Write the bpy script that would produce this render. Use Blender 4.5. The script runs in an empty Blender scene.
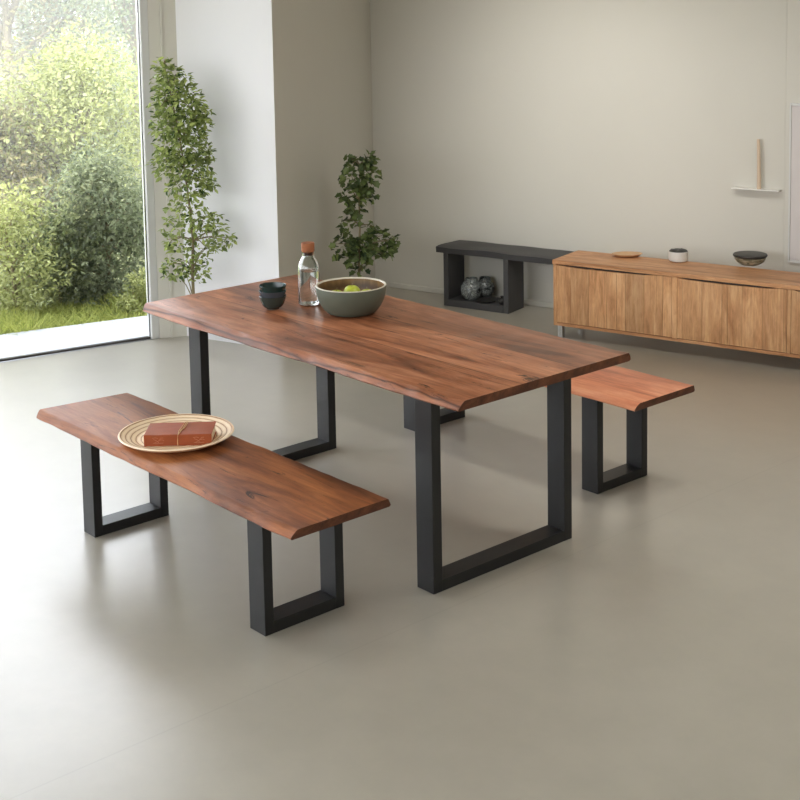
import bpy, bmesh, math, random
from mathutils import Vector, Matrix, noise
C = bpy.context.scene.collection
R = random.Random(7)
PI = math.pi

# ------------------------------------------------------------------ camera
YAW, PIT, ROL = 2.42248, -0.10958, -0.01757
CP = Vector((4.1244, -3.43536, 2.09421)); F = 1382.67; SH = -262.64
f3 = Vector((math.cos(PIT)*math.cos(YAW), math.cos(PIT)*math.sin(YAW), math.sin(PIT)))
_r = Vector((math.sin(YAW), -math.cos(YAW), 0)); _u = _r.cross(f3)
r3 = _r*math.cos(ROL) + _u*math.sin(ROL); u3 = -_r*math.sin(ROL) + _u*math.cos(ROL)
cam = bpy.data.cameras.new('camera'); co = bpy.data.objects.new('camera', cam); C.objects.link(co)
m = Matrix((r3, u3, -f3)).transposed().to_4x4(); m.translation = CP; co.matrix_world = m
cam.sensor_width = 36; cam.lens = F/800*36; cam.shift_y = SH/800; cam.clip_start = .05; cam.clip_end = 300
bpy.context.scene.camera = co

def ray(px, py): return f3 + r3*((px-400)/F) - u3*((py-400-SH)/F)
def at(px, py, z=0.0):
    d = ray(px, py); return CP + d*((z-CP.z)/d.z)
def at_dist(px, py, t):
    return CP + ray(px, py)*t

# ------------------------------------------------------------------ materials
def srgb(r, g, b):
    f = lambda c: (c/255/12.92) if c/255 <= .04045 else ((c/255+.055)/1.055)**2.4
    return (f(r), f(g), f(b), 1)
class NT:
    def __init__(s, name):
        s.m = bpy.data.materials.new(name); s.m.use_nodes = True
        s.t = s.m.node_tree; s.n = s.t.nodes; s.bsdf = s.n['Principled BSDF']; s.out = s.n['Material Output']
    def new(s, t, **k):
        x = s.n.new(t)
        for a, v in k.items(): setattr(x, a, v)
        return x
    def link(s, a, b): s.t.links.new(a, b)
    def coord(s, scale=(1, 1, 1), kind='Object', loc=(0, 0, 0)):
        c = s.new('ShaderNodeTexCoord'); mp = s.new('ShaderNodeMapping')
        mp.inputs['Scale'].default_value = scale; mp.inputs['Location'].default_value = loc
        s.link(c.outputs[kind], mp.inputs['Vector']); return mp.outputs['Vector']
    def noise(s, vec, scale=5, detail=4, rough=.5, dist=0):
        x = s.new('ShaderNodeTexNoise'); s.link(vec, x.inputs['Vector'])
        x.inputs['Scale'].default_value = scale; x.inputs['Detail'].default_value = detail
        x.inputs['Roughness'].default_value = rough; x.inputs['Distortion'].default_value = dist
        return x.outputs['Fac']
    def ramp(s, fac, stops, interp='LINEAR'):
        x = s.new('ShaderNodeValToRGB'); s.link(fac, x.inputs['Fac']); e = x.color_ramp.elements
        x.color_ramp.interpolation = interp
        while len(e) < len(stops): e.new(.5)
        for i, (p, c) in enumerate(stops): e[i].position = p; e[i].color = c
        return x.outputs['Color']
    def mix(s, fac, a, b, mode='MIX'):
        x = s.new('ShaderNodeMix', data_type='RGBA', blend_type=mode)
        for sock, v in ((x.inputs[0], fac), (x.inputs[6], a), (x.inputs[7], b)):
            if isinstance(v, (int, float, tuple)): sock.default_value = v
            else: s.link(v, sock)
        return x.outputs[2]
    def bump(s, h, strength=.2, dist=.01):
        x = s.new('ShaderNodeBump'); x.inputs['Strength'].default_value = strength; x.inputs['Distance'].default_value = dist
        s.link(h, x.inputs['Height']); s.link(x.outputs['Normal'], s.bsdf.inputs['Normal'])
    def set(s, color=None, rough=None, metal=None, spec=None, **k):
        b = s.bsdf.inputs
        for key, v in (('Base Color', color), ('Roughness', rough), ('Metallic', metal), ('Specular IOR Level', spec)):
            if v is None: continue
            if isinstance(v, (int, float, tuple)): b[key].default_value = v
            else: s.link(v, b[key])
        for key, v in k.items(): b[key].default_value = v
        return s.m
BLK = (0, 0, 0, 1); WHT = (1, 1, 1, 1); G = lambda v: (v, v, v, 1)

def plain(name, col, rough=.6, var=.06, scale=8, metal=0, spec=.5, bump=0):
    t = NT(name); n = t.noise(t.coord(), scale, 5)
    c = t.mix(n, tuple(x*(1-var) for x in col[:3])+(1,), tuple(min(1, x*(1+var)) for x in col[:3])+(1,))
    if bump: t.bump(n, bump, .005)
    return t.set(c, rough, metal, spec)

def slab_wood(name, dark, mid, light, boards=0.0, off=(0, 0, 0), rough=.38, spec=.26, crack=True, ax='X', fine=1.0):
    """stained timber: long grain along one axis, board to board shifts, dark figure and cracks"""
    t = NT(name)
    sc = {'X': (1.0, 6, 6), 'Z': (6, 6, 1.0)}[ax]
    vec0 = t.coord((1, 1, 1), loc=off)
    vec = vec0
    if boards:
        sx = t.new('ShaderNodeSeparateXYZ'); t.link(vec0, sx.inputs[0])
        di = t.new('ShaderNodeMath', operation='DIVIDE'); t.link(sx.outputs['Y' if ax == 'X' else 'X'], di.inputs[0]); di.inputs[1].default_value = boards
        fl = t.new('ShaderNodeMath', operation='FLOOR'); t.link(di.outputs[0], fl.inputs[0])
        fr = t.new('ShaderNodeMath', operation='FRACT'); t.link(di.outputs[0], fr.inputs[0])
        wn = t.new('ShaderNodeTexWhiteNoise', noise_dimensions='1D'); t.link(fl.outputs[0], wn.inputs['W'])
        ad = t.new('ShaderNodeVectorMath', operation='MULTIPLY_ADD'); t.link(wn.outputs['Color'], ad.inputs[0])
        ad.inputs[1].default_value = (5, 0, 5) if ax == 'X' else (0, 5, 5); t.link(vec0, ad.inputs[2]); vec = ad.outputs[0]
    mp = t.new('ShaderNodeMapping'); t.link(vec, mp.inputs['Vector']); mp.inputs['Scale'].default_value = sc
    v = mp.outputs[0]
    a = t.noise(v, 1.3*fine, 6, .6, 1.2)
    col = t.ramp(a, [(.30, dark), (.5, mid), (.70, light)])
    g = t.noise(v, 7*fine, 8, .7, .6)
    col = t.mix(.35, col, t.ramp(g, [(.3, G(.25)), (.62, G(.8))]), 'OVERLAY')
    mp2 = t.new('ShaderNodeMapping'); t.link(vec, mp2.inputs['Vector']); mp2.inputs['Scale'].default_value = {'X': (.5, 30, 30), 'Z': (30, 30, .5)}[ax]
    s = t.noise(mp2.outputs[0], 4, 4, .7)
    col = t.mix(.22, col, t.ramp(s, [(.35, G(.2)), (.65, G(.8))]), 'OVERLAY')
    if crack:
        k = t.noise(v, 2.1, 7, .75, 2.2)
        kk = t.ramp(k, [(.35, WHT), (.41, BLK)])
        col = t.mix(kk, col, tuple(x*.35 for x in dark[:3])+(1,))
    if boards:
        pp = t.new('ShaderNodeMath', operation='PINGPONG'); t.link(fr.outputs[0], pp.inputs[0]); pp.inputs[1].default_value = .5
        w = (.0036 if boards > .2 else .0016)/boards
        seam = t.ramp(pp.outputs[0], [(0, WHT), (w, BLK)])
        col = t.mix(seam, col, tuple(x*.55 for x in dark[:3])+(1,))
        wv = t.new('ShaderNodeMath', operation='MULTIPLY_ADD'); t.link(wn.outputs['Value'], wv.inputs[0]); wv.inputs[1].default_value = .3; wv.inputs[2].default_value = .85
        cb = t.new('ShaderNodeCombineColor'); [t.link(wv.outputs[0], cb.inputs[i]) for i in range(3)]
        col = t.mix(1.0, col, cb.outputs[0], 'MULTIPLY')
    t.bump(g, .12, .003)
    return t.set(col, rough, spec=spec)

M = {}
M['table_wood'] = slab_wood('table_wood', srgb(92, 52, 32), srgb(150, 94, 64), srgb(186, 128, 94), boards=.285, off=(0, .1425, 0), rough=.36)
M['bench_wood'] = slab_wood('bench_wood', srgb(84, 46, 26), srgb(134, 80, 46), srgb(166, 106, 64), off=(3, 1, 0), rough=.44, spec=.2)
M['bench_wood_light'] = slab_wood('bench_wood_light', srgb(170, 96, 64), srgb(206, 126, 90), srgb(226, 154, 118), off=(7, 4, 0), crack=False)
M['oak'] = slab_wood('oak', srgb(166, 118, 80), srgb(196, 148, 106), srgb(214, 168, 126), boards=.115, ax='Z', crack=False, rough=.5, fine=1.6)
M['oak_top'] = slab_wood('oak_top', srgb(160, 112, 76), srgb(188, 138, 98), srgb(206, 158, 118), crack=False, rough=.45, fine=1.4)
M['steel'] = plain('black_steel', srgb(25, 25, 26), .4, .1, 20, spec=.4)
M['char'] = plain('charcoal_wood', srgb(62, 61, 62), .5, .15, 14)
M['cork'] = plain('cork', srgb(146, 88, 54), .8, .25, 120)
M['pale_wood'] = plain('pale_wood', srgb(198, 160, 122), .6, .12, 40)
M['bleached_wood'] = plain('bleached_wood', srgb(206, 184, 160), .7, .08, 40)
M['panel'] = plain('panel_board', srgb(204, 198, 196), .6, .02)
M['apple'] = plain('apple_skin', srgb(186, 196, 64), .35, .12, 12)
M['teal'] = plain('teal_glaze', srgb(30, 52, 50), .22, .1, 14)
M['slate'] = plain('slate_glaze', srgb(60, 68, 76), .25, .1, 14)
M['moss'] = plain('moss_glaze', srgb(52, 62, 58), .25, .1, 14)
M['white_glaze'] = plain('white_glaze', srgb(214, 214, 210), .4, .05, 30)
M['dark_glaze'] = plain('dark_glaze', srgb(44, 42, 40), .4, .1, 14)
M['olive'] = plain('grey_green_glaze', srgb(88, 94, 82), .5, .06, 30)
M['cream'] = plain('cream_glaze', srgb(214, 208, 192), .4, .05, 30)
M['leather'] = plain('brown_leather', srgb(152, 76, 42), .55, .22, 26, spec=.3, bump=.3)
M['tan'] = plain('embossed_tan', srgb(196, 132, 100), .6)
M['cord'] = plain('tan_cord', srgb(214, 180, 134), .8)
M['paper'] = plain('cream_paper', srgb(226, 210, 184), .9)
M['white_paint'] = plain('white_paint', srgb(232, 230, 226), .5, .02)
M['frame_paint'] = plain('frame_paint', srgb(206, 206, 204), .4, .02)
M['dark_rubber'] = plain('dark_gasket', srgb(52, 46, 40), .6)
M['metal'] = plain('brushed_metal', srgb(170, 168, 164), .35, .05, 60, metal=.6)
M['bark'] = plain('bark', srgb(132, 120, 92), .9, .2, 30)
M['pot'] = plain('grey_pot', srgb(150, 146, 140), .7)
M['soil'] = plain('soil', srgb(54, 42, 32), 1, .3, 60)
M['terrace'] = plain('terrace_stone', srgb(166, 166, 168), .7, .04, 3)
M['ground'] = plain('garden_soil', srgb(96, 100, 56), 1, .3, 4)

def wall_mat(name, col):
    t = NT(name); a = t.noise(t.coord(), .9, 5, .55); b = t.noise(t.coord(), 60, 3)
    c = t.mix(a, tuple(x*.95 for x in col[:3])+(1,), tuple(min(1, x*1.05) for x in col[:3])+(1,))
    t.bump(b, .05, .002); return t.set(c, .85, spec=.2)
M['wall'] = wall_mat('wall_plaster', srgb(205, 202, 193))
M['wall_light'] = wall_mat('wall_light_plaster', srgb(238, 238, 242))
M['ceiling'] = wall_mat('ceiling_plaster', srgb(225, 222, 216))

t = NT('polished_concrete'); v = t.coord()
a = t.noise(v, .8, 6, .6); b = t.noise(v, 5, 8, .65); c = t.noise(v, 90, 2)
col = t.mix(a, srgb(160, 154, 141), srgb(175, 169, 157)); col = t.mix(.12, col, t.ramp(b, [(.3, G(.3)), (.7, G(.7))]), 'OVERLAY')
wv = t.new('ShaderNodeMapping'); t.link(v, wv.inputs[0]); wv.inputs['Location'].default_value = (-.848, 0, 0); wv.inputs['Rotation'].default_value = (0, 0, -.013)
sp = t.new('ShaderNodeSeparateXYZ'); t.link(wv.outputs[0], sp.inputs[0])
ab = t.new('ShaderNodeMath', operation='ABSOLUTE'); t.link(sp.outputs['X'], ab.inputs[0])
col = t.mix(t.ramp(ab.outputs[0], [(0, G(.16)), (.004, BLK)]), col, srgb(110, 104, 95))
t.bump(b, .02, .002)
M['floor'] = t.set(col, t.ramp(b, [(.3, G(.275)), (.7, G(.30))]), spec=.9)

t = NT('window_glass')
tr = t.new('ShaderNodeBsdfTransparent'); gl = t.new('ShaderNodeBsdfGlossy'); gl.inputs['Roughness'].default_value = .02
mx = t.new('ShaderNodeMixShader'); fr = t.new('ShaderNodeLayerWeight'); fr.inputs['Blend'].default_value = .12
ml = t.new('ShaderNodeMath', operation='MULTIPLY'); t.link(fr.outputs['Fresnel'], ml.inputs[0]); ml.inputs[1].default_value = .8
t.link(ml.outputs[0], mx.inputs[0]); t.link(tr.outputs[0], mx.inputs[1]); t.link(gl.outputs[0], mx.inputs[2]); t.link(mx.outputs[0], t.out.inputs[0])
M['pane'] = t.m
t = NT('bottle_glass'); M['glass'] = t.set((.97, 1, .99, 1), .02, **{'Transmission Weight': 1.0, 'IOR': 1.45})
t = NT('water'); M['water'] = t.set((1, 1, 1, 1), .0, **{'Transmission Weight': 1.0, 'IOR': 1.33})

def rings(name, stops, scale, rough, off=0.0, dist=.6, ang=True):
    """turned wood / glaze rings around the vertical axis"""
    t = NT(name); v = t.coord((1, 1, 0))
    w = t.new('ShaderNodeTexWave', wave_type='RINGS', rings_direction='Z'); t.link(v, w.inputs['Vector'])
    w.inputs['Scale'].default_value = scale; w.inputs['Distortion'].default_value = dist; w.inputs['Detail'].default_value = 2; w.inputs['Detail Scale'].default_value = 3
    w.inputs['Phase Offset'].default_value = off
    n = t.noise(t.coord(), 35, 5, .6)
    c = t.mix(.2, t.ramp(w.outputs['Fac'], stops), t.ramp(n, [(.3, G(.3)), (.7, G(.7))]), 'OVERLAY')
    return t.set(c, rough)
M['plate'] = rings('ringed_wood', [(0, srgb(158, 112, 78)), (.16, srgb(228, 198, 160)), (1, srgb(244, 222, 192))], 17, .55)
M['bowl_in'] = rings('ringed_brown', [(0, srgb(90, 66, 40)), (.5, srgb(168, 132, 84)), (1, srgb(200, 164, 112))], 14, .4)
t = NT('crackled_vase'); vo = t.new('ShaderNodeTexVoronoi', feature='DISTANCE_TO_EDGE'); t.link(t.coord(), vo.inputs['Vector']); vo.inputs['Scale'].default_value = 120
n = t.noise(t.coord(), 22, 3); c = t.mix(t.ramp(n, [(.34, BLK), (.44, WHT)]), srgb(34, 36, 38), t.ramp(vo.outputs['Distance'], [(.06, srgb(150, 156, 154)), (.16, srgb(36, 38, 40))]))
M['vase'] = t.set(c, .2)
t = NT('mottled_bowl'); n = t.noise(t.coord((1, 1, 3)), 26, 5, .6, 1)
M['mottle'] = t.set(t.ramp(n, [(.35, srgb(92, 88, 70)), (.5, srgb(150, 142, 118)), (.65, srgb(190, 180, 158))]), .35)

def leaf_mat(name, dark, light, rough=.5, trans=.25):
    t = NT(name); a = t.new('ShaderNodeAttribute', attribute_name='tint')
    col = t.mix(a.outputs['Fac'], dark, light)
    t.set(col, rough)
    tl = t.new('ShaderNodeBsdfTranslucent'); t.link(col, tl.inputs['Color'])
    mx = t.new('ShaderNodeMixShader'); mx.inputs[0].default_value = trans
    t.link(t.bsdf.outputs[0], mx.inputs[1]); t.link(tl.outputs[0], mx.inputs[2]); t.link(mx.outputs[0], t.out.inputs[0])
    return t.m
M['leaf'] = leaf_mat('fig_leaf', srgb(56, 82, 34), srgb(186, 200, 118))
M['ivy'] = leaf_mat('ivy_leaf', srgb(56, 74, 44), srgb(134, 150, 88))

# ------------------------------------------------------------------ mesh helpers
def add_box(bm, x0, x1, y0, y1, z0, z1, bevel=0, seg=2):
    b2 = bmesh.new(); bmesh.ops.create_cube(b2, size=1)
    for q in b2.verts: q.co = Vector((x0+(q.co.x+.5)*(x1-x0), y0+(q.co.y+.5)*(y1-y0), z0+(q.co.z+.5)*(z1-z0)))
    if bevel: bmesh.ops.bevel(b2, geom=b2.edges[:], offset=bevel, segments=seg, affect='EDGES', profile=.5)
    me = bpy.data.meshes.new('t'); b2.to_mesh(me); b2.free(); bm.from_mesh(me); bpy.data.meshes.remove(me)
def add_prism(bm, pts, z0, z1):
    lo = [bm.verts.new((p[0], p[1], z0)) for p in pts]; hi = [bm.verts.new((p[0], p[1], z1)) for p in pts]
    n = len(pts); bm.faces.new(lo[::-1]); bm.faces.new(hi)
    for i in range(n): bm.faces.new((lo[i], lo[(i+1) % n], hi[(i+1) % n], hi[i]))
    bmesh.ops.recalc_face_normals(bm, faces=bm.faces[:])
def add_lathe(bm, prof, n=48, cx=0, cy=0):
    """closed profile list (r,z); r=0 ends become poles"""
    rows = []
    for r, z in prof:
        if r < 1e-6: rows.append([bm.verts.new((cx, cy, z))])
        else: rows.append([bm.verts.new((cx+r*math.cos(2*PI*i/n), cy+r*math.sin(2*PI*i/n), z)) for i in range(n)])
    for a, b in zip(rows, rows[1:]):
        for i in range(n):
            j = (i+1) % n
            if len(a) == 1 and len(b) == 1: continue
            if len(a) == 1: bm.faces.new((a[0], b[i], b[j]))
            elif len(b) == 1: bm.faces.new((a[i], a[j], b[0]))
            else: bm.faces.new((a[i], a[j], b[j], b[i]))
    bmesh.ops.recalc_face_normals(bm, faces=bm.faces[:])
def add_tube(bm, pts, rad, n=8):
    pts = [Vector(p) for p in pts]; rows = []
    rads = rad if isinstance(rad, (list, tuple)) else [rad]*len(pts)
    for i, p in enumerate(pts):
        d = (pts[min(i+1, len(pts)-1)]-pts[max(i-1, 0)]).normalized()
        a = d.cross(Vector((0, 0, 1)) if abs(d.z) < .9 else Vector((1, 0, 0))).normalized(); b = d.cross(a)
        rows.append([bm.verts.new(p+(a*math.cos(2*PI*k/n)+b*math.sin(2*PI*k/n))*rads[i]) for k in range(n)])
    for a, b in zip(rows, rows[1:]):
        for k in range(n): bm.faces.new((a[k], a[(k+1) % n], b[(k+1) % n], b[k]))
    bm.faces.new(rows[0][::-1]); bm.faces.new(rows[-1])
def obj(name, bm, mat, parent=None, smooth=False):
    me = bpy.data.meshes.new(name); bm.to_mesh(me); bm.free()
    me.materials.append(M[mat] if isinstance(mat, str) else mat)
    if smooth:
        me.polygons.foreach_set('use_smooth', [True]*len(me.polygons))
        try: me.set_sharp_from_angle(angle=math.radians(38))
        except Exception: pass
    o = bpy.data.objects.new(name, me); C.objects.link(o)
    if parent: o.parent = parent
    return o
def thing(name, label, cat, loc=(0, 0, 0), rotz=0, group=None):
    o = bpy.data.objects.new(name, None); C.objects.link(o); o.location = loc; o.rotation_euler = (0, 0, rotz)
    o.empty_display_size = .1; return tag(o, label, cat, group)
def tag(o, label, cat, group=None, kind=None):
    o['label'] = label; o['category'] = cat
    if group: o['group'] = group
    if kind: o['kind'] = kind
    return o
def struct(name, bm, mat, parent=None):
    o = obj(name, bm, mat, parent)
    if not parent: o['kind'] = 'structure'
    return o
def B(): return bmesh.new()

# ------------------------------------------------------------------ room shell
PH = .261; E = Vector((math.cos(PH), math.sin(PH), 0)); N = Vector((-math.sin(PH), math.cos(PH), 0)); BW = 3.45; SPOT = 27
HC = 3.0
def en(a, n, z=0): return E*a + N*n + Vector((0, 0, z))
def at_plane(px, py, off=BW):
    d = ray(px, py); return CP + d*((off-CP.dot(N))/d.dot(N))
C1 = Vector((-2.923, .987, 0)); WR = Vector((-3.002, .791, 0)); WL = Vector((-3.163, -.107, 0))
PR = Vector((-2.252, 1.2, 0)); K = at_plane(373, 150); K.z = 0
wd = (WL-WR).normalized()                      # along the window wall, towards the viewer's side
WR = WR-wd*.05
wn = Vector((wd.y, -wd.x, 0));  wn = wn if wn.x < 0 else -wn   # outwards
WE = WR + wd*6.2
RA = 3.6                                       # room's right wall, along E
REAR = -5.2
RB = en(RA, BW); RC = Vector((5.9, -5.35, 0))
bm = B(); add_prism(bm, [WE+wn*.0, RC+Vector((.2, -.2, 0)), RB+E*.2+N*.2, K+N*.2, C1+Vector((-.02, .2, 0)), WR], -.12, 0); struct('floor', bm, 'floor')
bm = B(); add_prism(bm, [WE+wn*.25, RC+Vector((.2, -.2, 0)), RB+E*.2+N*.2, K+N*.2-E*.3, C1+wn*.3+Vector((0, .2, 0)), WR+wn*.25], HC, HC+.2); struct('ceiling', bm, 'ceiling')
def wall(name, a, b, out, th, mat, z0=0, z1=HC):
    bm = B(); add_prism(bm, [a, b, b+out*th, a+out*th], z0, z1); return struct(name, bm, mat)
wall('wall_back', K-E*.2, RB+E*.2, N, .2, 'wall')
d = (K-PR).normalized(); o_ = Vector((-d.y, d.x, 0)); o_ = o_ if o_.x < 0 else -o_
bm = B(); add_prism(bm, [PR, K, K-E*.25, PR+o_*.0+Vector((-.22, .12, 0))], 0, HC); struct('wall_recess', bm, 'wall')
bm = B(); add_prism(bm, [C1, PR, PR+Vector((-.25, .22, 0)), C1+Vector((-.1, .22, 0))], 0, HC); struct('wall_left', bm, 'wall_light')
bm = B(); add_prism(bm, [WR, C1, C1+Vector((-.1, .22, 0)), WR+wn*.2], 0, HC); struct('wall_window', bm, 'wall')
wall('wall_right', RB, RC, E, .2, 'wall')
# unseen rear wall; its wide opening is added to let in fill daylight
rd = (RC-WE).normalized(); ro = Vector((rd.y, -rd.x, 0)); ro = ro if ro.y < 0 else -ro
Lr = (RC-WE).length
bm = B()
add_prism(bm, [WE, WE+rd*.4, WE+rd*.4+ro*.2, WE+ro*.2], 0, HC); add_prism(bm, [WE+rd*(Lr-.8), RC, RC+ro*.2, WE+rd*(Lr-.8)+ro*.2], 0, HC)
add_prism(bm, [WE+rd*.4, WE+rd*(Lr-.8), WE+rd*(Lr-.8)+ro*.2, WE+rd*.4+ro*.2], 0, 1.2)
add_prism(bm, [WE+rd*.4, WE+rd*(Lr-.8), WE+rd*(Lr-.8)+ro*.2, WE+rd*.4+ro*.2], 2.9, HC)
struct('wall_rear', bm, 'wall')
bm = B(); add_box(bm, -2.25, K.dot(E)*0+3.55, 0, .012, 0, .035, .003); o = struct('baseboard_back', bm, 'wall'); o.matrix_world = Matrix.Translation(N*(BW-.0125)) @ Matrix.Rotation(PH, 4, 'Z')

def window(name, A, D, out, L, z0, z1, posts):
    """frame with posts along D plus a pane; local x along D"""
    ang = math.atan2(D.y, D.x); s = 1 if (Matrix.Rotation(ang, 3, 'Z') @ Vector((0, 1, 0))).dot(out) > 0 else -1
    bm = B()
    for p in posts: add_box(bm, p, p+.048, min(0, s*.07), max(0, s*.07), z0, z1, .004)
    add_box(bm, posts[0], posts[-1]+.048, min(0, s*.07), max(0, s*.07), z1-.05, z1, .004)
    o = struct(name, bm, 'frame_paint'); o.matrix_world = Matrix.Translation(A) @ Matrix.Rotation(ang, 4, 'Z')
    bm = B(); add_box(bm, posts[0]+.05, posts[-1], min(s*.02, s*.05), max(s*.02, s*.05), z0, z0+.013, .002); g = obj('window_track', bm, 'dark_rubber', o)
    bm = B()
    for p in posts:
        for q in (p-.004, p+.048): add_box(bm, q, q+.004, s*.035-.006, s*.035+.006, z0+.014, z1-.05)
    obj('gasket', bm, 'dark_rubber', o)
    bm = B()
    for a, b in zip(posts, posts[1:]): add_box(bm, a+.053, b-.005, s*.035-.004, s*.035+.004, z0+.014, z1-.05)
    obj('window_pane', bm, 'pane', o)
    return o
window('window_1', WR, wd, wn, 6.2, 0, HC, [0, 2.1, 4.1, 6.1])
window('fill_window', WE+rd*.4, rd, ro, Lr-1.2, 1.2, 2.9, [0, (Lr-1.25)/3, (Lr-1.25)*2/3, Lr-1.25])  # unseen window behind the camera, added for fill daylight
bm = B(); q = WR+(C1-WR)*.42; add_prism(bm, [q, q+(C1-WR).normalized()*.012, q+(C1-WR).normalized()*.012-wn*.008, q-wn*.008], 0, HC); struct('trim_1', bm, 'wall')
# shallow wall return at the far right of the back wall
PA = at_plane(787, 150).dot(E)
bm = B(); add_box(bm, PA, PA+.55, BW-.035, BW, 0, HC, .004); o = struct('trim_2', bm, 'wall'); o.matrix_world = Matrix.Rotation(PH, 4, 'Z')

# outside ground
TA = at(0, 336, -.03); TB = at(140, 318, -.03); td_ = (TA-TB).normalized()
bm = B(); add_prism(bm, [WR-wn*.001+Vector((0, .6, 0)), TB-td_*2.5, TA+td_*9, WE+wd*3, WE], -.12, -.02); struct('terrace', bm, 'terrace')
bm = B(); add_box(bm, -45, 30, -40, 45, -.4, -.13); struct('garden_ground', bm, 'ground')

# ------------------------------------------------------------------ table and benches
def live_slab(L, W, th, seed, wob=.008, flare=.02, nx=120, skew=0.0):
    """plank with natural long edges: cross-section flares out below the top and undercuts; ends sawn square"""
    bm = B(); sec = []
    f = flare
    half = [(-1, f*1.0, th), (-1, f*.78, th*.95), (-1, f*.40, th*.66), (-1, f*.10, th*.32), (-1, 0, th*.16), (-1, f*.22, 0)]
    rows = []
    for i in range(nx+1):
        x = -L/2+L*i/nx; row = []
        def edge(sd):
            k = 0 if sd < 0 else 40
            return wob*(noise.noise(Vector((x*2.3+seed, k, 0)))*1.6 + noise.noise(Vector((x*9+seed, k+5, 0)))*.55)
        eL, eR = edge(-1), edge(1)
        c = max(0, 1-(L/2-abs(x))/.012)          # soften the last cm
        for s, ins, z in half:
            j = wob*.35*noise.noise(Vector((x*16, z*90, seed)))*(1 if 0 < z < th else 0)
            row.append((x, -W/2+ins+eL+j, z))
        for s, ins, z in half[::-1]:
            j = wob*.35*noise.noise(Vector((x*16, z*90+50, seed)))*(1 if 0 < z < th else 0)
            row.append((x, W/2-ins+eR+j, z))
        if i in (0, nx):                          # sawn ends lean in a little towards the underside
            sg = -1 if i == 0 else 1
            row = [(p[0]-sg*(.012*(1-p[2]/th)+.003*noise.noise(Vector((p[1]*14, p[2]*30, seed)))), p[1], p[2]) for p in row]
        if skew: row = [(p[0]+skew*max(0, p[1]/W+.5)*(1-i/nx)**3, p[1], p[2]) for p in row]
        rows.append([bm.verts.new(p) for p in row])
    n = len(rows[0])
    for a, b in zip(rows, rows[1:]):
        for k in range(n): bm.faces.new((a[k], b[k], b[(k+1) % n], a[(k+1) % n]))
    e_ = [bm.faces.new(rows[0]), bm.faces.new(rows[-1][::-1])]
    for q in e_: q.material_index = 1
    bmesh.ops.recalc_face_normals(bm, faces=bm.faces[:])
    return bm
def frames(root, xs, wf, b, t, top, plateW, foot=.04):
    for xo in xs:                                 # xo = outer (+x) face of the frame
        for s in (-1, 1):
            bm = B(); y0, y1 = sorted((s*wf/2, s*(wf/2-t))); add_box(bm, xo-b, xo, y0, y1, 0, top-.006, .0018); obj('leg', bm, 'steel', root)
        bm = B(); add_box(bm, xo-b+.0005, xo-.0005, -wf/2+t, wf/2-t, 0, foot, .0018); obj('foot_bar', bm, 'steel', root)
        bm = B(); add_box(bm, xo-b-.006, xo+.006, -plateW/2, plateW/2, top-.006, top); obj('mounting_plate', bm, 'steel', root)

M['end_grain'] = slab_wood('end_grain', srgb(64, 36, 24), srgb(98, 58, 38), srgb(120, 74, 50), crack=False, rough=.55)
def slab(name, bm, mat, parent):
    o = obj(name, bm, mat, parent, smooth=True); o.data.materials.append(M['end_grain']); return o
T = thing('dining_table', 'long dining table with a live-edge reddish brown plank top on two black steel frames', 'table')
s = live_slab(1.985, .872, .036, 3.0, wob=.008, flare=.024)
tt = slab('tabletop', s, 'table_wood', T); tt.location = (-.025, 0, .714)
frames(T, (.743, -.683), .712, .086, .042, .714, .66)

bh = .439
b1 = thing('bench', 'brown live-edge wooden bench in front of the table, with a round plate on it', 'bench', (-.014, -.798, 0), 0, 'live-edge benches')
o = slab('seat', live_slab(1.70, .410, .034, 11, wob=.007, flare=.024, skew=.05), 'bench_wood', b1); o.location = (-.008, -.014, bh-.034)
frames(b1, (.609, -.508), .331, .086, .036, bh-.034, .3)
b2 = thing('bench', 'empty orange-brown wooden bench half hidden behind the dining table', 'bench', (-.094, .931, 0), 0, 'live-edge benches')
o = slab('seat', live_slab(1.677, .389, .034, 23, wob=.006, flare=.022), 'bench_wood_light', b2); o.location = (0, 0, bh-.034)
frames(b2, (.609, -.508), .323, .086, .036, bh-.034, .3)

# ------------------------------------------------------------------ things on the table
TZ = .7505
p = at(273, 308.5, TZ)
cols = [('moss', 'dark green-grey bowl at the bottom of the stack of three on the table'),
        ('slate', 'dark blue-grey bowl in the middle of the stack of three on the table'),
        ('teal', 'dark teal bowl on top of the stack of three on the table')]
def cup_bowl(R_, H):
    w = .003; f = lambda u: R_*(.45+.55*u**.38)
    out = [(f(u), .006+(H-.006)*u) for u in [.03, .08, .15, .25, .38, .52, .68, .84, 1]]
    prof = [(0, 0), (R_*.46, 0), (R_*.47, .004)] + out + [(R_-w*.5, H+.001)]
    return prof + [(r-w, max(z, .010)) for r, z in out[::-1]][:7] + [(R_*.3, .0085), (0, .0075)]
for i, (mt, lb) in enumerate(cols):
    bm = B(); add_lathe(bm, cup_bowl(.058, .056), 48); o = obj('cup_bowl', bm, mt, smooth=True); o.location = (p.x+.001*i, p.y, TZ+i*.0225)
    tag(o, lb, 'bowl', 'stacked bowls on the table')

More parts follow.
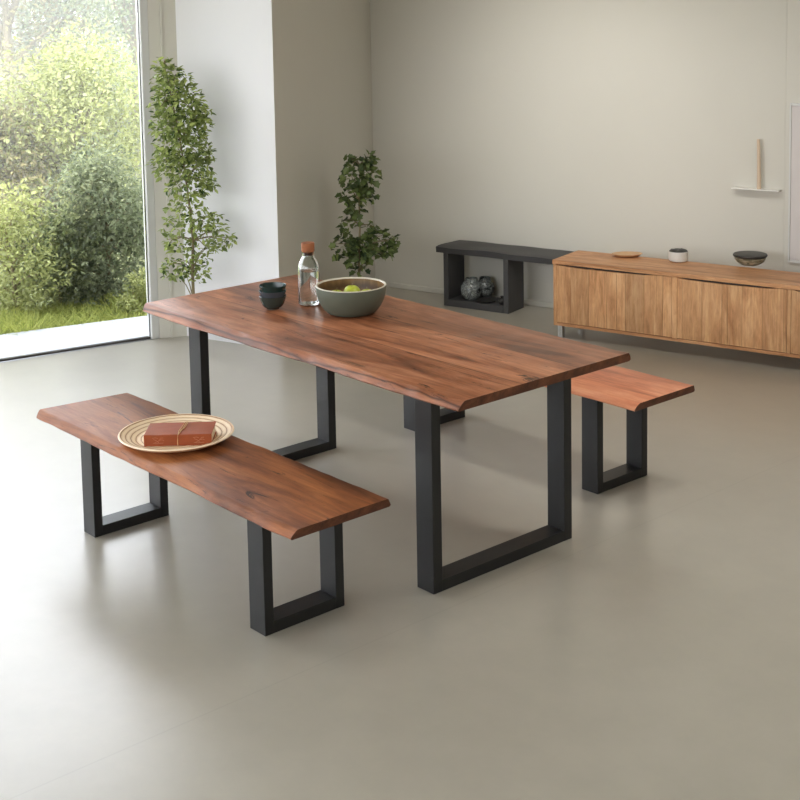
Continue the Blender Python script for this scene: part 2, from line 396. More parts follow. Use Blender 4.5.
p = at(309.3, 304.0, TZ)
bt = thing('water_bottle', 'clear glass water carafe with cork stopper, half full, on the table', 'bottle', (p.x, p.y, TZ))
outp = [(.038, 0), (.044, .004), (.0455, .012), (.0455, .150), (.044, .166), (.039, .182), (.031, .198), (.0255, .209), (.0245, .216), (.0255, .226)]
inn = [(.0225, .226), (.0215, .216), (.0225, .208), (.028, .196), (.036, .180), (.041, .165), (.0425, .150), (.0425, .014), (.039, .008), (0, .007)]
bm = B(); add_lathe(bm, [(0, 0)]+outp+inn, 64); obj('bottle_body', bm, 'glass', bt, True)
bm = B(); add_lathe(bm, [(0, .0075), (.0385, .0085), (.0422, .0145), (.0422, .145), (0, .145)], 64); obj('water', bm, 'water', bt, True)
bm = B(); add_lathe(bm, [(0, .210), (.0212, .212), (.0216, .2275), (.028, .2285), (.0285, .262), (.0265, .266), (0, .266)], 40); obj('cork_stopper', bm, 'cork', bt, True)

p = at(351.5, 312.6, TZ)
bw = thing('serving_bowl', 'large grey-green bowl with brown ringed inside, holding green apples', 'bowl', (p.x, p.y, TZ))
Rb, Hb = .146, .118
outp = [(.085, 0), (.092, .003)]+[(.092+(Rb-.092)*math.sin(u*PI/2)**.9, .003+(Hb-.003)*u**1.35) for u in [i/14 for i in range(1, 15)]]
bm = B(); add_lathe(bm, [(0, 0)]+outp+[(Rb-.004, Hb-.001), (Rb-.008, Hb-.004)], 96)
obj('outer_shell', bm, 'olive', bw, True)
bm = B(); inn = [(r-.008, z) for r, z in outp[::-1] if z > .012]; inn[0] = (Rb-.008, Hb-.004)
add_lathe(bm, inn+[(.07, .011), (0, .009)], 96); obj('inner_glaze', bm, 'bowl_in', bw, True)
bm = B(); ring = [(Rb-.001, Hb-.003), (Rb+.0006, Hb-.001), (Rb-.0005, Hb+.0012), (Rb-.003, Hb+.002), (Rb-.006, Hb+.001), (Rb-.0085, Hb-.004), (Rb-.001, Hb-.003)]
add_lathe(bm, ring, 96); obj('rim', bm, 'cream', bw, True)
def apple(pos, r, lb, rot):
    a = thing('green_apple', lb, 'apple', pos, rot, 'green apples in the bowl')
    pr = []
    for i in range(17):
        th_ = PI*i/16; rr = r*math.sin(th_)*(1+.06*math.cos(th_)); z = -r*.92*math.cos(th_)
        dip = .30*r*math.exp(-(rr/(r*.28))**2); z += dip if i < 8 else -dip
        pr.append((max(rr, 0) if 0 < i < 16 else 0, z))
    bm = B(); add_lathe(bm, pr, 32); o = obj('fruit', bm, 'apple', a, True)
    bm = B(); add_tube(bm, [(0, 0, r*.6), (.001, 0, r*.85), (.004, .001, r*1.12)], [.0016, .0012, .0018], 6); obj('stem', bm, 'bark', a)
    return a
rt = Vector((math.sin(YAW), -math.cos(YAW), 0)); fw = Vector((math.cos(YAW), math.sin(YAW), 0))
ap = Vector((p.x, p.y, TZ))
apple(ap+rt*.003+fw*.015+Vector((0, 0, .080)), .037, 'green apple standing highest in the middle of the large bowl', .3)
apple(ap-rt*.060-fw*.012+Vector((0, 0, .069)), .035, 'green apple lying left of the middle one in the large bowl', 1.3)
apple(ap+rt*.066-fw*.008+Vector((0, 0, .069)), .035, 'green apple lying right of the middle one in the large bowl', 2.2)

# ------------------------------------------------------------------ plate and book on the front bench
p = at(176.7, 439.2, bh)
bm = B(); Rp = .213
prof = [(0, 0), (.14, 0), (.15, .003), (.19, .013), (Rp-.003, .024), (Rp, .027), (Rp-.002, .030), (Rp-.008, .030)]
for i in range(12):
    r = Rp-.012-i*.0075*1.0; prof.append((r, max(.0085, .0275-(Rp-.01-r)*.33)+(.0012 if i % 2 else 0)))
prof += [(.12, .0085), (0, .0075)]
add_lathe(bm, prof, 96); o = obj('plate', bm, 'plate', None, True); o.location = (p.x, p.y, bh+.0005)
tag(o, 'round pale wooden plate with ringed rim on the front bench', 'plate')
pb = at(180.8, 439.5, bh+.009); ang = math.atan2(rt.y, rt.x)+.01
bk = thing('book', 'brown leather-bound book tied with cord, lying on the round wooden plate', 'book', (pb.x, pb.y, bh+.0095), ang)
bm = B(); w2, d2, h2 = .123, .072, .042
# wrapped cover: bottom board, spine (towards the viewer) and top board, slightly cushioned
bm2 = B(); add_box(bm2, -w2, w2, -d2, d2, 0, .0035, .0015); add_box(bm2, -w2, w2, -d2, -d2+.004, .001, h2-.001, .0018); add_box(bm2, -w2, w2, -d2, d2, h2-.0035, h2, .0016)
for q in bm2.verts:
    if q.co.z > h2-.006: q.co.z += .002*noise.noise(q.co*18)+.0015*(1-(q.co.x/w2)**2)
obj('cover', bm2, 'leather', bk)
bm = B(); add_box(bm, -w2+.004, w2-.004, -d2+.0045, d2-.004, .0038, h2-.0038); obj('pages', bm, 'paper', bk)
bm = B()
zt = h2+.003
add_tube(bm, [(.0, -d2-.0015, .001), (.0, -d2-.002, h2*.5), (.001, -d2-.0012, h2), (.006, -d2+.01, zt), (.012, 0, zt), (.014, d2, zt-.001), (.014, d2+.0018, h2*.5), (.014, d2+.001, .0)], .0014, 6)
add_tube(bm, [(.004, -d2+.035, zt+.001), (.016, -d2+.06, zt+.001), (.02, d2-.03, zt+.001), (.018, d2, zt)], .0012, 6)
add_tube(bm, [(.003, -d2-.0005, h2), (.0, -d2+.03, zt+.001), (.006, d2-.05, zt+.001), (.008, d2, zt)], .0012, 6)
obj('cord', bm, 'cord', bk)
def stroke(pts): add_tube(bm, [(x, -d2-.0004, z) for x, z in pts], .0007, 4)
for cx in (-.070, .078):                        # worn embossed marks on the spine
    bm = B()
    stroke([(cx-.022, .030), (cx-.010, .032), (cx-.002, .029)]); stroke([(cx-.018, .026), (cx-.006, .020), (cx+.002, .012)])
    stroke([(cx-.014, .012), (cx-.002, .018), (cx+.008, .027)]); stroke([(cx+.006, .030), (cx+.018, .031)])
    stroke([(cx+.004, .022), (cx+.013, .024), (cx+.020, .020)]); stroke([(cx-.020, .012), (cx-.008, .010), (cx+.004, .0105), (cx+.018, .012)])
    obj('embossed_mark', bm, 'tan', bk)

# ------------------------------------------------------------------ sideboard along the back wall
SX, SY, SD, SHT, SZ0 = -1.32, 2.513, .334, .472, .079
sb = thing('sideboard', 'low oak sideboard with plank doors standing along the back wall', 'sideboard', (SX, SY, 0), PH)
SL = 2.05
def along(px, z=.3):                            # pixel column -> distance along the sideboard's front
    n0 = Vector((SX, SY, 0)).dot(N); d = ray(px, 300); q = CP + d*((n0-CP.dot(N))/d.dot(N)); return (q-Vector((SX, SY, 0))).dot(E)
th = .022
bm = B(); add_box(bm, -.004, SL+.004, -.006, SD, SHT-.024, SHT, .003); obj('top_panel', bm, 'oak_top', sb)
bm = B(); add_box(bm, 0, th, 0, SD, SZ0, SHT-.024, .0015); obj('side_panel', bm, 'oak', sb)
bm = B(); add_box(bm, SL-th, SL, 0, SD, SZ0, SHT-.024, .0015); obj('side_panel', bm, 'oak', sb)
bm = B(); add_box(bm, th, SL-th, .0, SD, SZ0, SZ0+.018, .0015); obj('bottom_panel', bm, 'oak_top', sb)
bm = B(); add_box(bm, th, SL-th, SD-.01, SD-.002, SZ0+.018, SHT-.024); obj('back_panel', bm, 'oak', sb)
e0, e1, e2, e3, e4, e5 = [along(x) for x in (558, 616.4, 671.6, 677.1, 727.8, 785.4)]
bm = B(); add_box(bm, e2+.001, e3-.001, .0, .02, SZ0+.018, SHT-.024, .001); obj('stile', bm, 'oak', sb); bm = B(); add_box(bm, e5+.01, e5+.03, .0, .02, SZ0+.018, SHT-.024, .001); obj('stile', bm, 'oak', sb)
def door(x0, x1, sa, sb_):
    """plank door whose top edge dips into a ragged finger slot from sa to sb_"""
    n = 40; z0 = SZ0+.021; z1 = SHT-.0265; bm = B(); top = []
    for i in range(n+1):
        x = x0+(x1-x0)*i/n
        u = (x-sa)/(sb_-sa)
        dip = 0
        if 0 <= u <= 1: dip = .011*(math.sin(PI*min(1, u*1.02))**.35)+.003*noise.noise(Vector((x*22, 3, 0)))
        top.append((x, z1-max(0, dip)))
    f = [bm.verts.new((x, .001, z)) for x, z in [(x0, z0)]+top+[(x1, z0)]]; b = [bm.verts.new((x, .019, z)) for x, z in [(x0, z0)]+top+[(x1, z0)]]
    bm.faces.new(f); bm.faces.new(b[::-1])
    for i in range(len(f)): j = (i+1) % len(f); bm.faces.new((f[i], b[i], b[j], f[j]))
    bmesh.ops.recalc_face_normals(bm, faces=bm.faces[:])
    return obj('door', bm, 'oak', sb)
s1 = (along(556.5), along(653.5)); s2 = (along(678.5), along(777))
door(th+.001, e1-.001, *s1); door(e1+.001, e2-.001, *s1); door(e3+.001, e4-.001, *s2); door(e4+.001, e5+.008, *s2)
door(e5+.032, SL-th-.001, e5+.05, SL-.2)
bm = B(); add_box(bm, th, SL-th, .022, .026, SZ0+.02, SHT-.026); obj('slot_shade', bm, 'dark_rubber', sb)  # dark sheet in the gasket colour, stands in for shade behind the finger slots
for x in (.018, SL-.045):
    for y in (.02, SD-.045):
        bm = B(); add_box(bm, x, x+.03, y, y+.03, 0, SZ0, .001); obj('leg', bm, 'metal', sb)

# things on the sideboard
p = at(627, 256.5, SHT)
bm = B(); add_lathe(bm, [(0, 0), (.045, 0), (.07, .005), (.086, .016), (.088, .018), (.084, .0175), (.065, .009), (0, .006)], 48)
for q in bm.verts: q.co.x *= 1.04; q.co.y *= .72
o = obj('shallow_dish', bm, 'pale_wood', None, True); o.location = (p.x, p.y, SHT+.0005); o.rotation_euler.z = ang
tag(o, 'shallow oval wooden dish lying on the left end of the sideboard', 'dish')
p = at(678.3, 261.2, SHT)
cu = thing('cup', 'small white ceramic pot with dark contents on the middle of the sideboard', 'cup', (p.x, p.y, SHT+.0005))
bm = B(); add_lathe(bm, [(0, 0), (.045, 0), (.053, .006), (.056, .02), (.057, .058), (.0555, .060), (.054, .058), (.052, .02), (.045, .008), (0, .007)], 48); obj('pot_body', bm, 'white_glaze', cu, True)
bm = B(); pr = [(0, .03), (.0525, .03), (.0535, .058), (.045, .064), (.02, .068), (0, .067)]; add_lathe(bm, pr, 32)
for q in bm.verts:
    if q.co.z > .057: q.co.z += .006*noise.noise(q.co*60)+.003
obj('contents', bm, 'dark_glaze', cu, True)
p = at(750, 264.5, SHT)
lb_ = thing('lidded_bowl', 'squat mottled bowl with a dark flat lid on the right of the sideboard', 'bowl', (p.x, p.y, SHT+.0005))
bm = B(); add_lathe(bm, [(0, 0), (.05, 0), (.056, .004), (.078, .018), (.088, .036), (.09, .044), (.086, .046), (.08, .040), (0, .038)], 48); obj('bowl_body', bm, 'mottle', lb_, True)
bm = B(); add_lathe(bm, [(0, .0465), (.085, .0465), (.095, .050), (.097, .056), (.093, .062), (.07, .066), (0, .067)], 48); obj('lid', bm, 'dark_glaze', lb_, True)

# ------------------------------------------------------------------ black console bench by the back wall
TX, TY = -2.447, 2.612
cn = thing('console_bench', 'low charcoal console bench with open box base against the back wall', 'bench', (TX, TY, 0), PH)
def console_top():
    L, D, z1, tk = .90, .285, .394, .043; bm = B(); nx, ny = 40, 10; top = []; bot = []
    for i in range(nx+1):
        x = L*i/nx
        for_row_t = []; for_row_b = []
        for j in range(ny+1):
            v = j/ny; y = D*v
            xx = x + (v*.03*(1-x/L))          # skewed left end
            fy = y + (.006*noise.noise(Vector((x*5, v*3, 1))) if 0 < j else .008*noise.noise(Vector((x*4, 0, 9))))
            z = z1 + .006*noise.noise(Vector((x*4, y*5, 4))) - .006*((abs(v-.5)*2)**6) - .008*max(0, (x-L+.05)/.05)**2
            for_row_t.append(bm.verts.new((xx, fy, z))); for_row_b.append(bm.verts.new((xx, fy+(.004 if j == 0 else 0), z1-tk)))
        top.append(for_row_t); bot.append(for_row_b)
    for i in range(nx):
        for j in range(ny):
            bm.faces.new((top[i][j], top[i+1][j], top[i+1][j+1], top[i][j+1])); bm.faces.new((bot[i][j], bot[i][j+1], bot[i+1][j+1], bot[i+1][j]))
    for i in range(nx):
        bm.faces.new((top[i][0], bot[i][0], bot[i+1][0], top[i+1][0])); bm.faces.new((top[i][ny], top[i+1][ny], bot[i+1][ny], bot[i][ny]))
    for j in range(ny):
        bm.faces.new((top[0][j], top[0][j+1], bot[0][j+1], bot[0][j])); bm.faces.new((top[nx][j], bot[nx][j], bot[nx][j+1], top[nx][j+1]))
    bmesh.ops.recalc_face_normals(bm, faces=bm.faces[:]); return bm
obj('bench_top', console_top(), 'char', cn, True)
x0, x1, dd = .055, .539, .21
bm = B(); add_box(bm, x0, x0+.036, .004, dd, 0, .351, .002); obj('side_panel', bm, 'char', cn)
bm = B(); add_box(bm, x1-.036, x1, .004, dd, 0, .351, .002); obj('side_panel', bm, 'char', cn)
bm = B(); add_box(bm, x0+.036, x1-.036, .004, dd, .0, .045, .002); obj('base_panel', bm, 'char', cn)
def cl(x, y, z): return Vector((TX, TY, 0))+E*x+N*y+Vector((0, 0, z))
def vase(loc, r, lb):
    o_ = [(r*math.sin(PI*i/16), r*1.02*(1-math.cos(PI*i/16))) for i in range(3, 14)]
    z0 = o_[0][1]; o_ = [(a, b-z0) for a, b in o_]
    top_ = o_[-1]; i_ = [(a-.004, b+(.003 if k > 7 else 0)) for k, (a, b) in enumerate(o_[::-1][1:9])]
    bm = B(); add_lathe(bm, [(0, 0)]+o_+[(top_[0], top_[1]+.018), (top_[0]-.004, top_[1]+.018)]+i_+[(0, .01)], 40)
    o = obj('round_vase', bm, 'vase', None, True); o.location = loc; tag(o, lb, 'vase', 'patterned vases in the console bench'); return o
vase(cl(.218, .085, .0455), .072, 'left, front one of the two black-and-white patterned round vases in the console bench')
vase(cl(.250, .205, .0455), .064, 'right, rear one of the two black-and-white patterned round vases in the console bench')
bm = B(); add_lathe(bm, [(0, 0), (.05, 0), (.062, .006), (.0635, .009), (.058, .008), (.045, .004), (0, .003)], 40)
o = obj('flat_dish', bm, 'dark_glaze', None, True); o.location = cl(.335, .072, .0455); tag(o, 'flat dark dish on the base of the charcoal console bench', 'dish')
bm = B(); add_lathe(bm, [(0, 0), (.016, 0), (.024, .012), (.025, .024), (.018, .036), (.010, .040), (.011, .046), (.013, .052), (.009, .052), (.007, .040), (0, .038)], 32)
o = obj('bud_vase', bm, 'dark_glaze', None, True); o.location = cl(.462, .06, .0455); tag(o, 'tiny dark bud vase beside the right side panel of the console bench', 'vase')

# ------------------------------------------------------------------ wall shelf, stick, framed panel
A = at_plane(733, 188); Bq = at_plane(781.5, 188.5)
a0, a1, zs = A.dot(E), Bq.dot(E), (A.z+Bq.z)/2
sh = thing('wall_shelf', 'thin white floating shelf on the back wall above the sideboard', 'shelf', en((a0+a1)/2, BW, zs), PH)
hw = (a1-a0)/2
bm = B(); add_box(bm, -hw+.01, hw, -.06, 0, -.004, .002, .001); obj('shelf_board', bm, 'white_paint', sh)
bm = B(); add_box(bm, -hw+.06, hw-.06, -.008, 0, -.012, -.0052, .001); obj('bracket', bm, 'white_paint', sh)
q = at_plane(757.5, 187, BW-.05); bm = B(); hq = at_plane(757.5, 140, BW-.05).z-zs
add_tube(bm, [(.004, 0, 0), (.002, 0, hq*.5), (-.003, 0, hq)], [.0125, .010, .009], 12)
o = obj('wooden_stick', bm, 'bleached_wood', None, True); o.location = en(q.dot(E), BW-.035, zs+.0025); tag(o, 'slim pale wooden stick standing upright on the thin white wall shelf', 'ornament')
P0 = at_plane(790, 103, BW-.04); P1 = at_plane(790, 262, BW-.04); pz0, pz1 = P1.z, P0.z
fp = thing('framed_panel', 'tall pale framed panel hanging on the wall at the right edge of the picture', 'panel', en(P0.dot(E), BW-.035, pz0), PH)
h = pz1-pz0; wdt = .42
bm = B(); add_box(bm, .004, .014, -.022, 0, 0, h, .002); add_box(bm, wdt-.014, wdt, -.022, 0, 0, h, .002); add_box(bm, .014, wdt-.014, -.022, 0, 0, .014, .002); add_box(bm, .014, wdt-.014, -.022, 0, h-.014, h, .002)
obj('frame', bm, 'frame_paint', fp)
bm = B(); add_box(bm, .0145, wdt-.0145, -.014, -.001, .0145, h-.0145); obj('panel_board', bm, 'panel', fp)

# ------------------------------------------------------------------ plants
def leaves(name, pts, size, mat, parent, rnd, tintf, fold=.25, lobes=False, up=.4):
    """one mesh of folded leaf blades; tint = how pale each blade is"""
    V = []; Fc = []; tint = []
    for P, outd in pts:
        s = size*rnd.uniform(.65, 1.25)
        d = (Vector((rnd.gauss(0, 1), rnd.gauss(0, 1), rnd.gauss(0, .7)))+outd*1.2+Vector((0, 0, -.25))).normalized()
        nrm = (Vector((rnd.gauss(0, .6), rnd.gauss(0, .6), up+rnd.random()))+outd*.5); sd = d.cross(nrm)
        if sd.length < 1e-3: continue
        sd.normalize(); nn = sd.cross(d)
        b = len(V); tv = tintf(P, rnd)
        if lobes:
            sh_ = [(0, 0, 0), (.12, .42, .12), (.45, .34, .1), (.55, .5, .14), (.75, .2, .05), (1, 0, -.05), (.75, -.2, .05), (.55, -.5, .14), (.45, -.34, .1), (.12, -.42, .12)]
        else:
            sh_ = [(0, 0, 0), (.25, .24, .08), (.6, .22, .06), (1, 0, -.08), (.6, -.22, .06), (.25, -.24, .08)]
        for u, w, z in sh_: V.append(P+d*(u*s)+sd*(w*s)+nn*(z*s))
        n = len(sh_); h = n//2
        Fc.append([b+i for i in range(0, h+1)]); Fc.append([b]+[b+i for i in range(h, n)])
        tint += [tv]*n
    me = bpy.data.meshes.new(name); me.from_pydata([tuple(v) for v in V], [], Fc); me.update()
    at_ = me.attributes.new('tint', 'FLOAT', 'POINT'); at_.data.foreach_set('value', tint)
    me.materials.append(M[mat] if isinstance(mat, str) else mat)
    o = bpy.data.objects.new(name, me); C.objects.link(o); o.parent = parent; return o

def indoor_plant(base, stem_px, blobs, size, mat, nm, label, potr, poth, depth_axis, seed, lobes, off_main=0.0, leaf_n=1.0, tl=.5):
    """blobs: (px, py, rx_px, ry_px, count, depth offset): clumps of leaves on twigs, in the plant's own upright plane through base"""
    rnd = random.Random(seed)
    root = thing(nm, label, 'plant', base)
    nrm = Vector((fw.x, fw.y, 0)).normalized()
    def pt(px, py, dd=0):
        d = ray(px, py); return CP + d*(((base-CP).dot(nrm)+dd)/d.dot(nrm)) - base
    bm = B(); add_lathe(bm, [(0, 0), (potr*.8, 0), (potr*.85, .004), (potr, poth-.004), (potr*.97, poth), (potr*.88, poth), (potr*.86, poth-.02), (0, poth-.02)], 32); obj('pot', bm, 'pot', root, True)
    bm = B(); add_lathe(bm, [(0, poth-.019), (potr*.84, poth-.019), (potr*.5, poth-.012), (0, poth-.010)], 24); obj('soil', bm, 'soil', root, True)
    sp_ = [Vector((0, 0, poth-.02))]+[pt(*q) for q in stem_px]
    bm = B(); add_tube(bm, sp_, [.011-.008*i/(len(sp_)-1) for i in range(len(sp_))], 8); bt_ = bm; pts = []
    for (px, py, rx, ry, cnt, dz) in blobs:
        c0 = pt(px, py, dz); mpx = F/((base-CP).dot(f3)); ax, az = rx/mpx, ry/mpx
        near = min(sp_, key=lambda s_: (s_-c0-Vector((0, 0, -.05))).length)
        for _ in range(max(2, cnt//45)):
            e_ = c0+rt*rnd.uniform(-.7, .7)*ax+nrm*rnd.uniform(-.6, .6)*min(ax, .12)+Vector((0, 0, rnd.uniform(-.6, .6)*az))
            add_tube(bt_, [near, (near+e_)/2+Vector((0, 0, .02)), e_], [.004, .0028, .0015], 5)
        for _ in range(int(cnt*leaf_n)):
            while True:
                q = Vector((rnd.uniform(-1, 1), rnd.uniform(-1, 1), rnd.uniform(-1, 1)))
                if q.length <= 1: break
            P = c0+rt*q.x*ax+nrm*q.y*min(ax*.8, .13)+Vector((0, 0, q.z*az)); pts.append((P, (rt*q.x+nrm*q.y+Vector((0, 0, q.z*.5)))))
    obj('stem', bt_, 'bark', root, True)
    leaves('foliage', pts, size, mat, root, rnd, lambda P, r_: min(1, max(0, r_.gauss(tl, .28))), lobes=lobes)
    return root
pl = at(198.5, 354, 0)
indoor_plant(pl, [(197.5, 325), (193.5, 300), (192.5, 270), (193, 240), (190, 210), (186, 180), (180, 140), (172, 100), (164, 64)],
    [(163, 70, 9, 14, 45, 0), (172, 84, 20, 17, 150, 0), (178, 105, 28, 20, 240, 0), (180, 125, 30, 18, 230, .0), (183, 145, 30, 20, 230, 0), (180, 165, 30, 16, 190, 0),
     (202, 115, 10, 12, 40, 0), (206, 160, 8, 18, 40, 0), (190, 185, 26, 14, 120, 0), (208, 183, 8, 8, 22, 0), (188, 205, 20, 14, 62, 0), (196, 222, 24, 13, 75, 0), (214, 226, 12, 14, 45, 0), (229, 240, 9, 5, 16, 0), (216, 244, 14, 6, 20, 0),
     (182, 243, 16, 12, 42, 0), (203, 252, 13, 13, 42, 0), (170, 232, 8, 24, 34, 0), (171, 268, 9, 14, 34, 0), (188, 262, 12, 12, 34, 0), (199, 274, 12, 9, 26, 0), (180, 277, 12, 6, 12, 0)],
    .037, 'leaf', 'potted_fig', 'tall leafy green plant between the window and the pale wall', .05, .15, None, 5, False, leaf_n=1.75, tl=.56)
pr_ = at(362, 330, 0)
indoor_plant(pr_, [(361, 300), (359, 275), (359, 250), (360, 225), (359, 200), (360, 165)],
    [(365, 160, 11, 9, 30, 0), (352, 162, 7, 7, 10, 0), (358, 178, 18, 13, 62, 0), (358, 195, 18, 11, 58, 0), (371, 174, 8, 9, 16, 0), (356, 209, 10, 6, 14, 0), (350, 221, 10, 9, 24, 0), (372, 229, 9, 8, 18, 0),
     (345, 246, 15, 13, 54, 0), (362, 248, 16, 14, 60, 0), (380, 242, 12, 14, 42, 0), (391, 241, 8, 7, 20, 0), (386, 254, 9, 6, 14, 0), (357, 264, 13, 10, 34, 0)],
    .044, 'ivy', 'potted_ivy', 'dark green leafy plant in the dim corner behind the table', .11, .2, None, 9, True, leaf_n=1.35, tl=.42)

# ------------------------------------------------------------------ garden outside the window
def gleaf(name, d, l, k=.8): M[name] = leaf_mat(name, tuple(x*k for x in d[:3])+(1,), tuple(x*k for x in l[:3])+(1,), .7, .45)
gleaf('leaf_bright', srgb(146, 152, 88), srgb(214, 218, 150)); gleaf('leaf_mid', srgb(98, 112, 74), srgb(188, 196, 142)); gleaf('leaf_dark', srgb(104, 114, 88), srgb(172, 180, 140)); gleaf('leaf_bronze', srgb(112, 104, 72), srgb(192, 182, 128)); gleaf('leaf_grass', srgb(136, 150, 66), srgb(214, 216, 120))
def tree(nm, label, base, h, r, n, mat, seed, size=.07, low=.05, grp=None, clumps=26):
    rnd = random.Random(seed); root = thing(nm, label, 'shrub' if h < 1.5 else 'tree', base, 0, grp)
    bm = B(); top = Vector((rnd.uniform(-.1, .1)*r, rnd.uniform(-.1, .1)*r, h*.8))
    add_tube(bm, [(0, 0, -.02), top*.4+Vector((.05*r, 0, 0)), top], [.03*h, .018*h, .006*h], 7)
    pts = []; cs = []
    for k in range(clumps):
        u = (k+.5)/clumps; z = h*(low+(1-low)*u); rr = r*math.sqrt(max(.05, 1-(2*abs(u-.42))**2.2*.8)); a = rnd.uniform(0, 2*PI)
        c = Vector((rr*.75*math.cos(a)*rnd.uniform(.3, 1), rr*.75*math.sin(a)*rnd.uniform(.3, 1), z)); cr = r*rnd.uniform(.3, .5); cs.append((c, cr))
        add_tube(bm, [top*min(.95, max(.1, u*.9)), (c+top*u)/2, c], [.010*h, .006*h, .003*h], 5)
    obj('trunk', bm, 'bark', root)
    for _ in range(n):
        c, cr = rnd.choice(cs); q = Vector((rnd.gauss(0, 1), rnd.gauss(0, 1), rnd.gauss(0, .75))).normalized()*(rnd.random()**.35)
        P = c+q*cr
        if P.z < .02: P.z = rnd.uniform(.02, .12)
        pts.append((P, q))
    leaves('foliage', pts, size, mat, root, rnd, lambda P, r_: min(1, max(0, r_.gauss(.5, .3))), up=.6)
    return root
GZ = -.13
def gp(px, t):                                   # ground point under a sight line at distance t
    q = at_dist(px, 200, t); return Vector((q.x, q.y, GZ))
gg = 'trees and shrubs in the garden'
for nm, lbl, px, t_, h, r, n, mt, sd_, sz, lw, cl_ in (
    ('garden_shrub', 'pale yellow feathery shrub low outside the window at the left edge', 12, 9.35, .80, .46, 5200, 'leaf_bright', 31, .036, .03, 20),
    ('garden_shrub', 'small yellow-green shrub outside beside the right window post', 131, 9.25, .30, .17, 1100, 'leaf_bright', 32, .03, .03, 9),
    ('garden_shrub', 'grey-green shrub just right of the pale yellow one outside the window', 56, 9.55, .66, .36, 4200, 'leaf_mid', 39, .038, .03, 20),
    ('garden_tree', 'grey-green bush behind the small yellow-green shrub, right half of the window', 104, 9.75, 1.02, .50, 8500, 'leaf_dark', 34, .042, .03, 30),
    ('garden_tree', 'broad yellow-green tree in the middle of the window view', 80, 12.0, 1.66, .95, 12500, 'leaf_bright', 33, .048, .3, 38),
    ('garden_tree', 'dark bronze tree at the left edge of the window view', 4, 11.7, 1.22, .62, 7500, 'leaf_bronze', 35, .046, .05, 26),
    ('garden_tree', 'tall pale green tree rising at the right of the window view', 138, 15.5, 3.6, 1.1, 11000, 'leaf_mid', 36, .058, .05, 38),
    ('garden_tree', 'tall grey-green tree at the back, top centre of the window view', 66, 17.5, 2.62, 1.25, 11000, 'leaf_mid', 37, .064, .05, 38),
    ('garden_tree', 'tall brownish tree at the back, top left of the window view', 14, 16.0, 3.5, 1.1, 10000, 'leaf_bronze', 38, .06, .05, 34),
    ('garden_tree', 'tall dark tree far behind the others at the right of the window view', 112, 22, 4.0, 1.8, 9000, 'leaf_dark', 40, .09, .05, 34),
    ('garden_tree', 'tall dark tree far behind the others at the left of the window view', 30, 22.5, 3.6, 1.8, 9000, 'leaf_dark', 41, .09, .05, 34)):
    tree(nm, lbl, gp(px, t_), h, r, n, mt, sd_, size=sz, low=lw, grp=gg, clumps=cl_)
# thin morning haze between the garden trees
t = NT('haze'); t.n.remove(t.bsdf); vs = t.new('ShaderNodeVolumeScatter'); vs.inputs['Density'].default_value = .042; vs.inputs['Color'].default_value = (.97, .98, .94, 1); vs.inputs['Anisotropy'].default_value = .3
t.link(vs.outputs[0], t.out.inputs['Volume']); M['haze'] = t.m
hz = gp(70, 16.5); bm = B(); add_box(bm, -7.6, 7.6, -9, 9, .02, 6.5); o = obj('haze', bm, 'haze'); o.location = (hz.x-.4, hz.y, GZ); o.rotation_euler.z = math.atan2(wn.y, wn.x)
tag(o, 'thin pale haze hanging among the garden trees outside the window', 'haze', kind='stuff')
# grass strip beyond the terrace
rnd = random.Random(77); V = []; Fc = []; tint = []
td2 = td_; od = wn
for _ in range(26000):
    s_ = rnd.uniform(-.75, 3.2); w_ = rnd.random()**1.2*.75
    P = TB+td2*s_-Vector((0, 0, 0))+(-(Vector((-td2.y, td2.x, 0)) if Vector((-td2.y, td2.x, 0)).x > 0 else Vector((td2.y, -td2.x, 0))))*(w_+.01)
    P.z = GZ; hh = rnd.uniform(.06, .15)*(1.2 if noise.noise(P*1.5) > 0 else .9); a = rnd.uniform(0, 2*PI); wv_ = Vector((math.cos(a), math.sin(a), 0))*.006; ln = Vector((rnd.gauss(0, .04), rnd.gauss(0, .04), hh))
    b = len(V); V += [P-wv_, P+wv_, P+ln*.6+wv_*.7, P+ln*.6-wv_*.7, P+ln+Vector((ln.x, ln.y, 0))]; Fc += [[b, b+1, b+2, b+3], [b+3, b+2, b+4]]; tint += [rnd.random()]*5
me = bpy.data.meshes.new('grass'); me.from_pydata([tuple(v) for v in V], [], Fc); me.update(); a_ = me.attributes.new('tint', 'FLOAT', 'POINT'); a_.data.foreach_set('value', tint); me.materials.append(M['leaf_grass'])
o = bpy.data.objects.new('grass', me); C.objects.link(o); tag(o, 'strip of bright yellow-green grass beyond the terrace outside the window', 'grass', kind='stuff')

# ------------------------------------------------------------------ light
w = bpy.data.worlds.new('world'); bpy.context.scene.world = w; w.use_nodes = True; nt = w.node_tree
tc = nt.nodes.new('ShaderNodeTexCoord'); sx = nt.nodes.new('ShaderNodeSeparateXYZ'); nt.links.new(tc.outputs['Generated'], sx.inputs[0])
rp = nt.nodes.new('ShaderNodeValToRGB'); nt.links.new(sx.outputs['Z'], rp.inputs[0]); e = rp.color_ramp.elements
e[0].position = 0; e[0].color = (.96, .97, .98, 1); e[1].position = .8; e[1].color = (.80, .88, 1.0, 1)
bg = nt.nodes['Background']; nt.links.new(rp.outputs[0], bg.inputs[0]); bg.inputs[1].default_value = 3.0
sun = bpy.data.lights.new('sun', 'SUN'); sun.energy = 2.5; sun.angle = .05; sun.color = (1, .94, .80)
so = bpy.data.objects.new('sun', sun); C.objects.link(so); so.rotation_euler = Vector((-.30, .42, -.86)).to_track_quat('-Z', 'Y').to_euler(); so.location = (0, 0, 8)
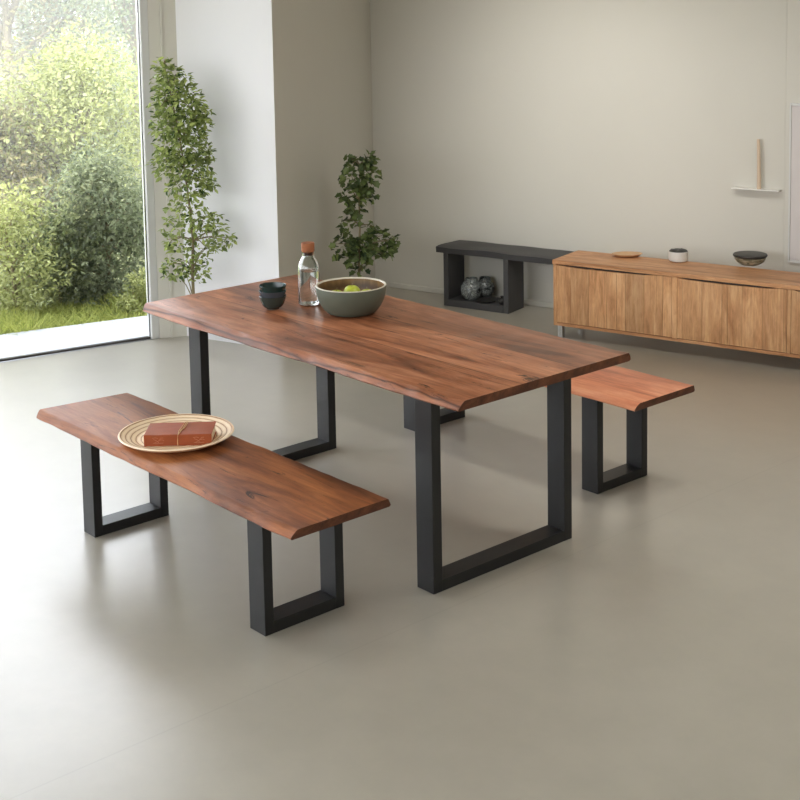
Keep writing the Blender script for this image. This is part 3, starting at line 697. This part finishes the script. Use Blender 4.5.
def portal(name, A, D, out, L, z0, z1):
    l = bpy.data.lights.new(name, 'AREA'); l.shape = 'RECTANGLE'; l.size = L; l.size_y = z1-z0; l.cycles.is_portal = True
    o = bpy.data.objects.new(name, l); C.objects.link(o); o.location = A+D*(L/2)+out*.12+Vector((0, 0, (z0+z1)/2)); o.rotation_euler = (-out).to_track_quat('-Z', 'Y').to_euler()
portal('window_portal', WR, wd, wn, 6.15, 0, HC)
portal('fill_window_portal', WE+rd*.4, rd, ro, Lr-1.2, 1.2, 2.9)

# unseen ceiling spotlights, added as fill to brighten the middle of the back wall
for i, (a, ta) in enumerate(((-.8, -1.1), (-.3, -.6), (.3, -.1))):
    lb = ('leftmost', 'middle', 'rightmost')[i]+' of three small white fill spotlights added on the ceiling, facing the back wall'
    lx = thing('fill_spotlight', lb, 'fill light', en(a, 1.3, HC), PH, 'added fill spotlights')
    bm = B(); add_lathe(bm, [(0, 0), (.045, 0), (.045, -.02), (.012, -.022), (.012, -.05), (.04, -.052), (.04, -.14), (.034, -.14), (.034, -.10), (0, -.10)], 24); obj('housing', bm, 'white_paint', lx, True)
    l = bpy.data.lights.new('fill_spot', 'SPOT'); l.energy = SPOT*(1, 1, .55)[i]; l.color = (1, .97, .92); l.spot_size = math.radians(62); l.spot_blend = 1; l.shadow_soft_size = .12
    o = bpy.data.objects.new('fill_spot', l); C.objects.link(o); o.parent = lx
    v_ = Matrix.Rotation(-PH, 3, 'Z') @ (en(ta, BW, 1.05)-en(a, 1.3, HC-.16)); o.location = (0, 0, -.16); o.rotation_euler = v_.to_track_quat('-Z', 'Y').to_euler()
lx = thing('fill_light_bar', 'slim white fill light bar added on the ceiling above the right side of the room', 'fill light', en(1.75, .75, HC), PH)  # out of view, added to fill the dim floor and right side
bm = B(); add_box(bm, -.75, .75, -.05, .05, -.04, 0, .004); obj('housing', bm, 'white_paint', lx)
l = bpy.data.lights.new('fill_bar', 'AREA'); l.shape = 'RECTANGLE'; l.size = 1.4; l.size_y = .09; l.energy = 14; l.color = (1, .98, .95)
o = bpy.data.objects.new('fill_bar', l); C.objects.link(o); o.parent = lx; o.location = (0, 0, -.045)
S = bpy.context.scene
S.view_settings.view_transform = 'Standard'; S.view_settings.look = 'None'; S.view_settings.gamma = 1; S.view_settings.exposure = 1.18
S.cycles.use_denoising = True; S.cycles.max_bounces = 10; S.cycles.denoising_input_passes = 'RGB_ALBEDO_NORMAL'; S.cycles.diffuse_bounces = 6; S.cycles.transmission_bounces = 10; S.cycles.transparent_max_bounces = 12
S.cycles.caustics_reflective = False; S.cycles.caustics_refractive = False; S.cycles.sample_clamp_indirect = 8
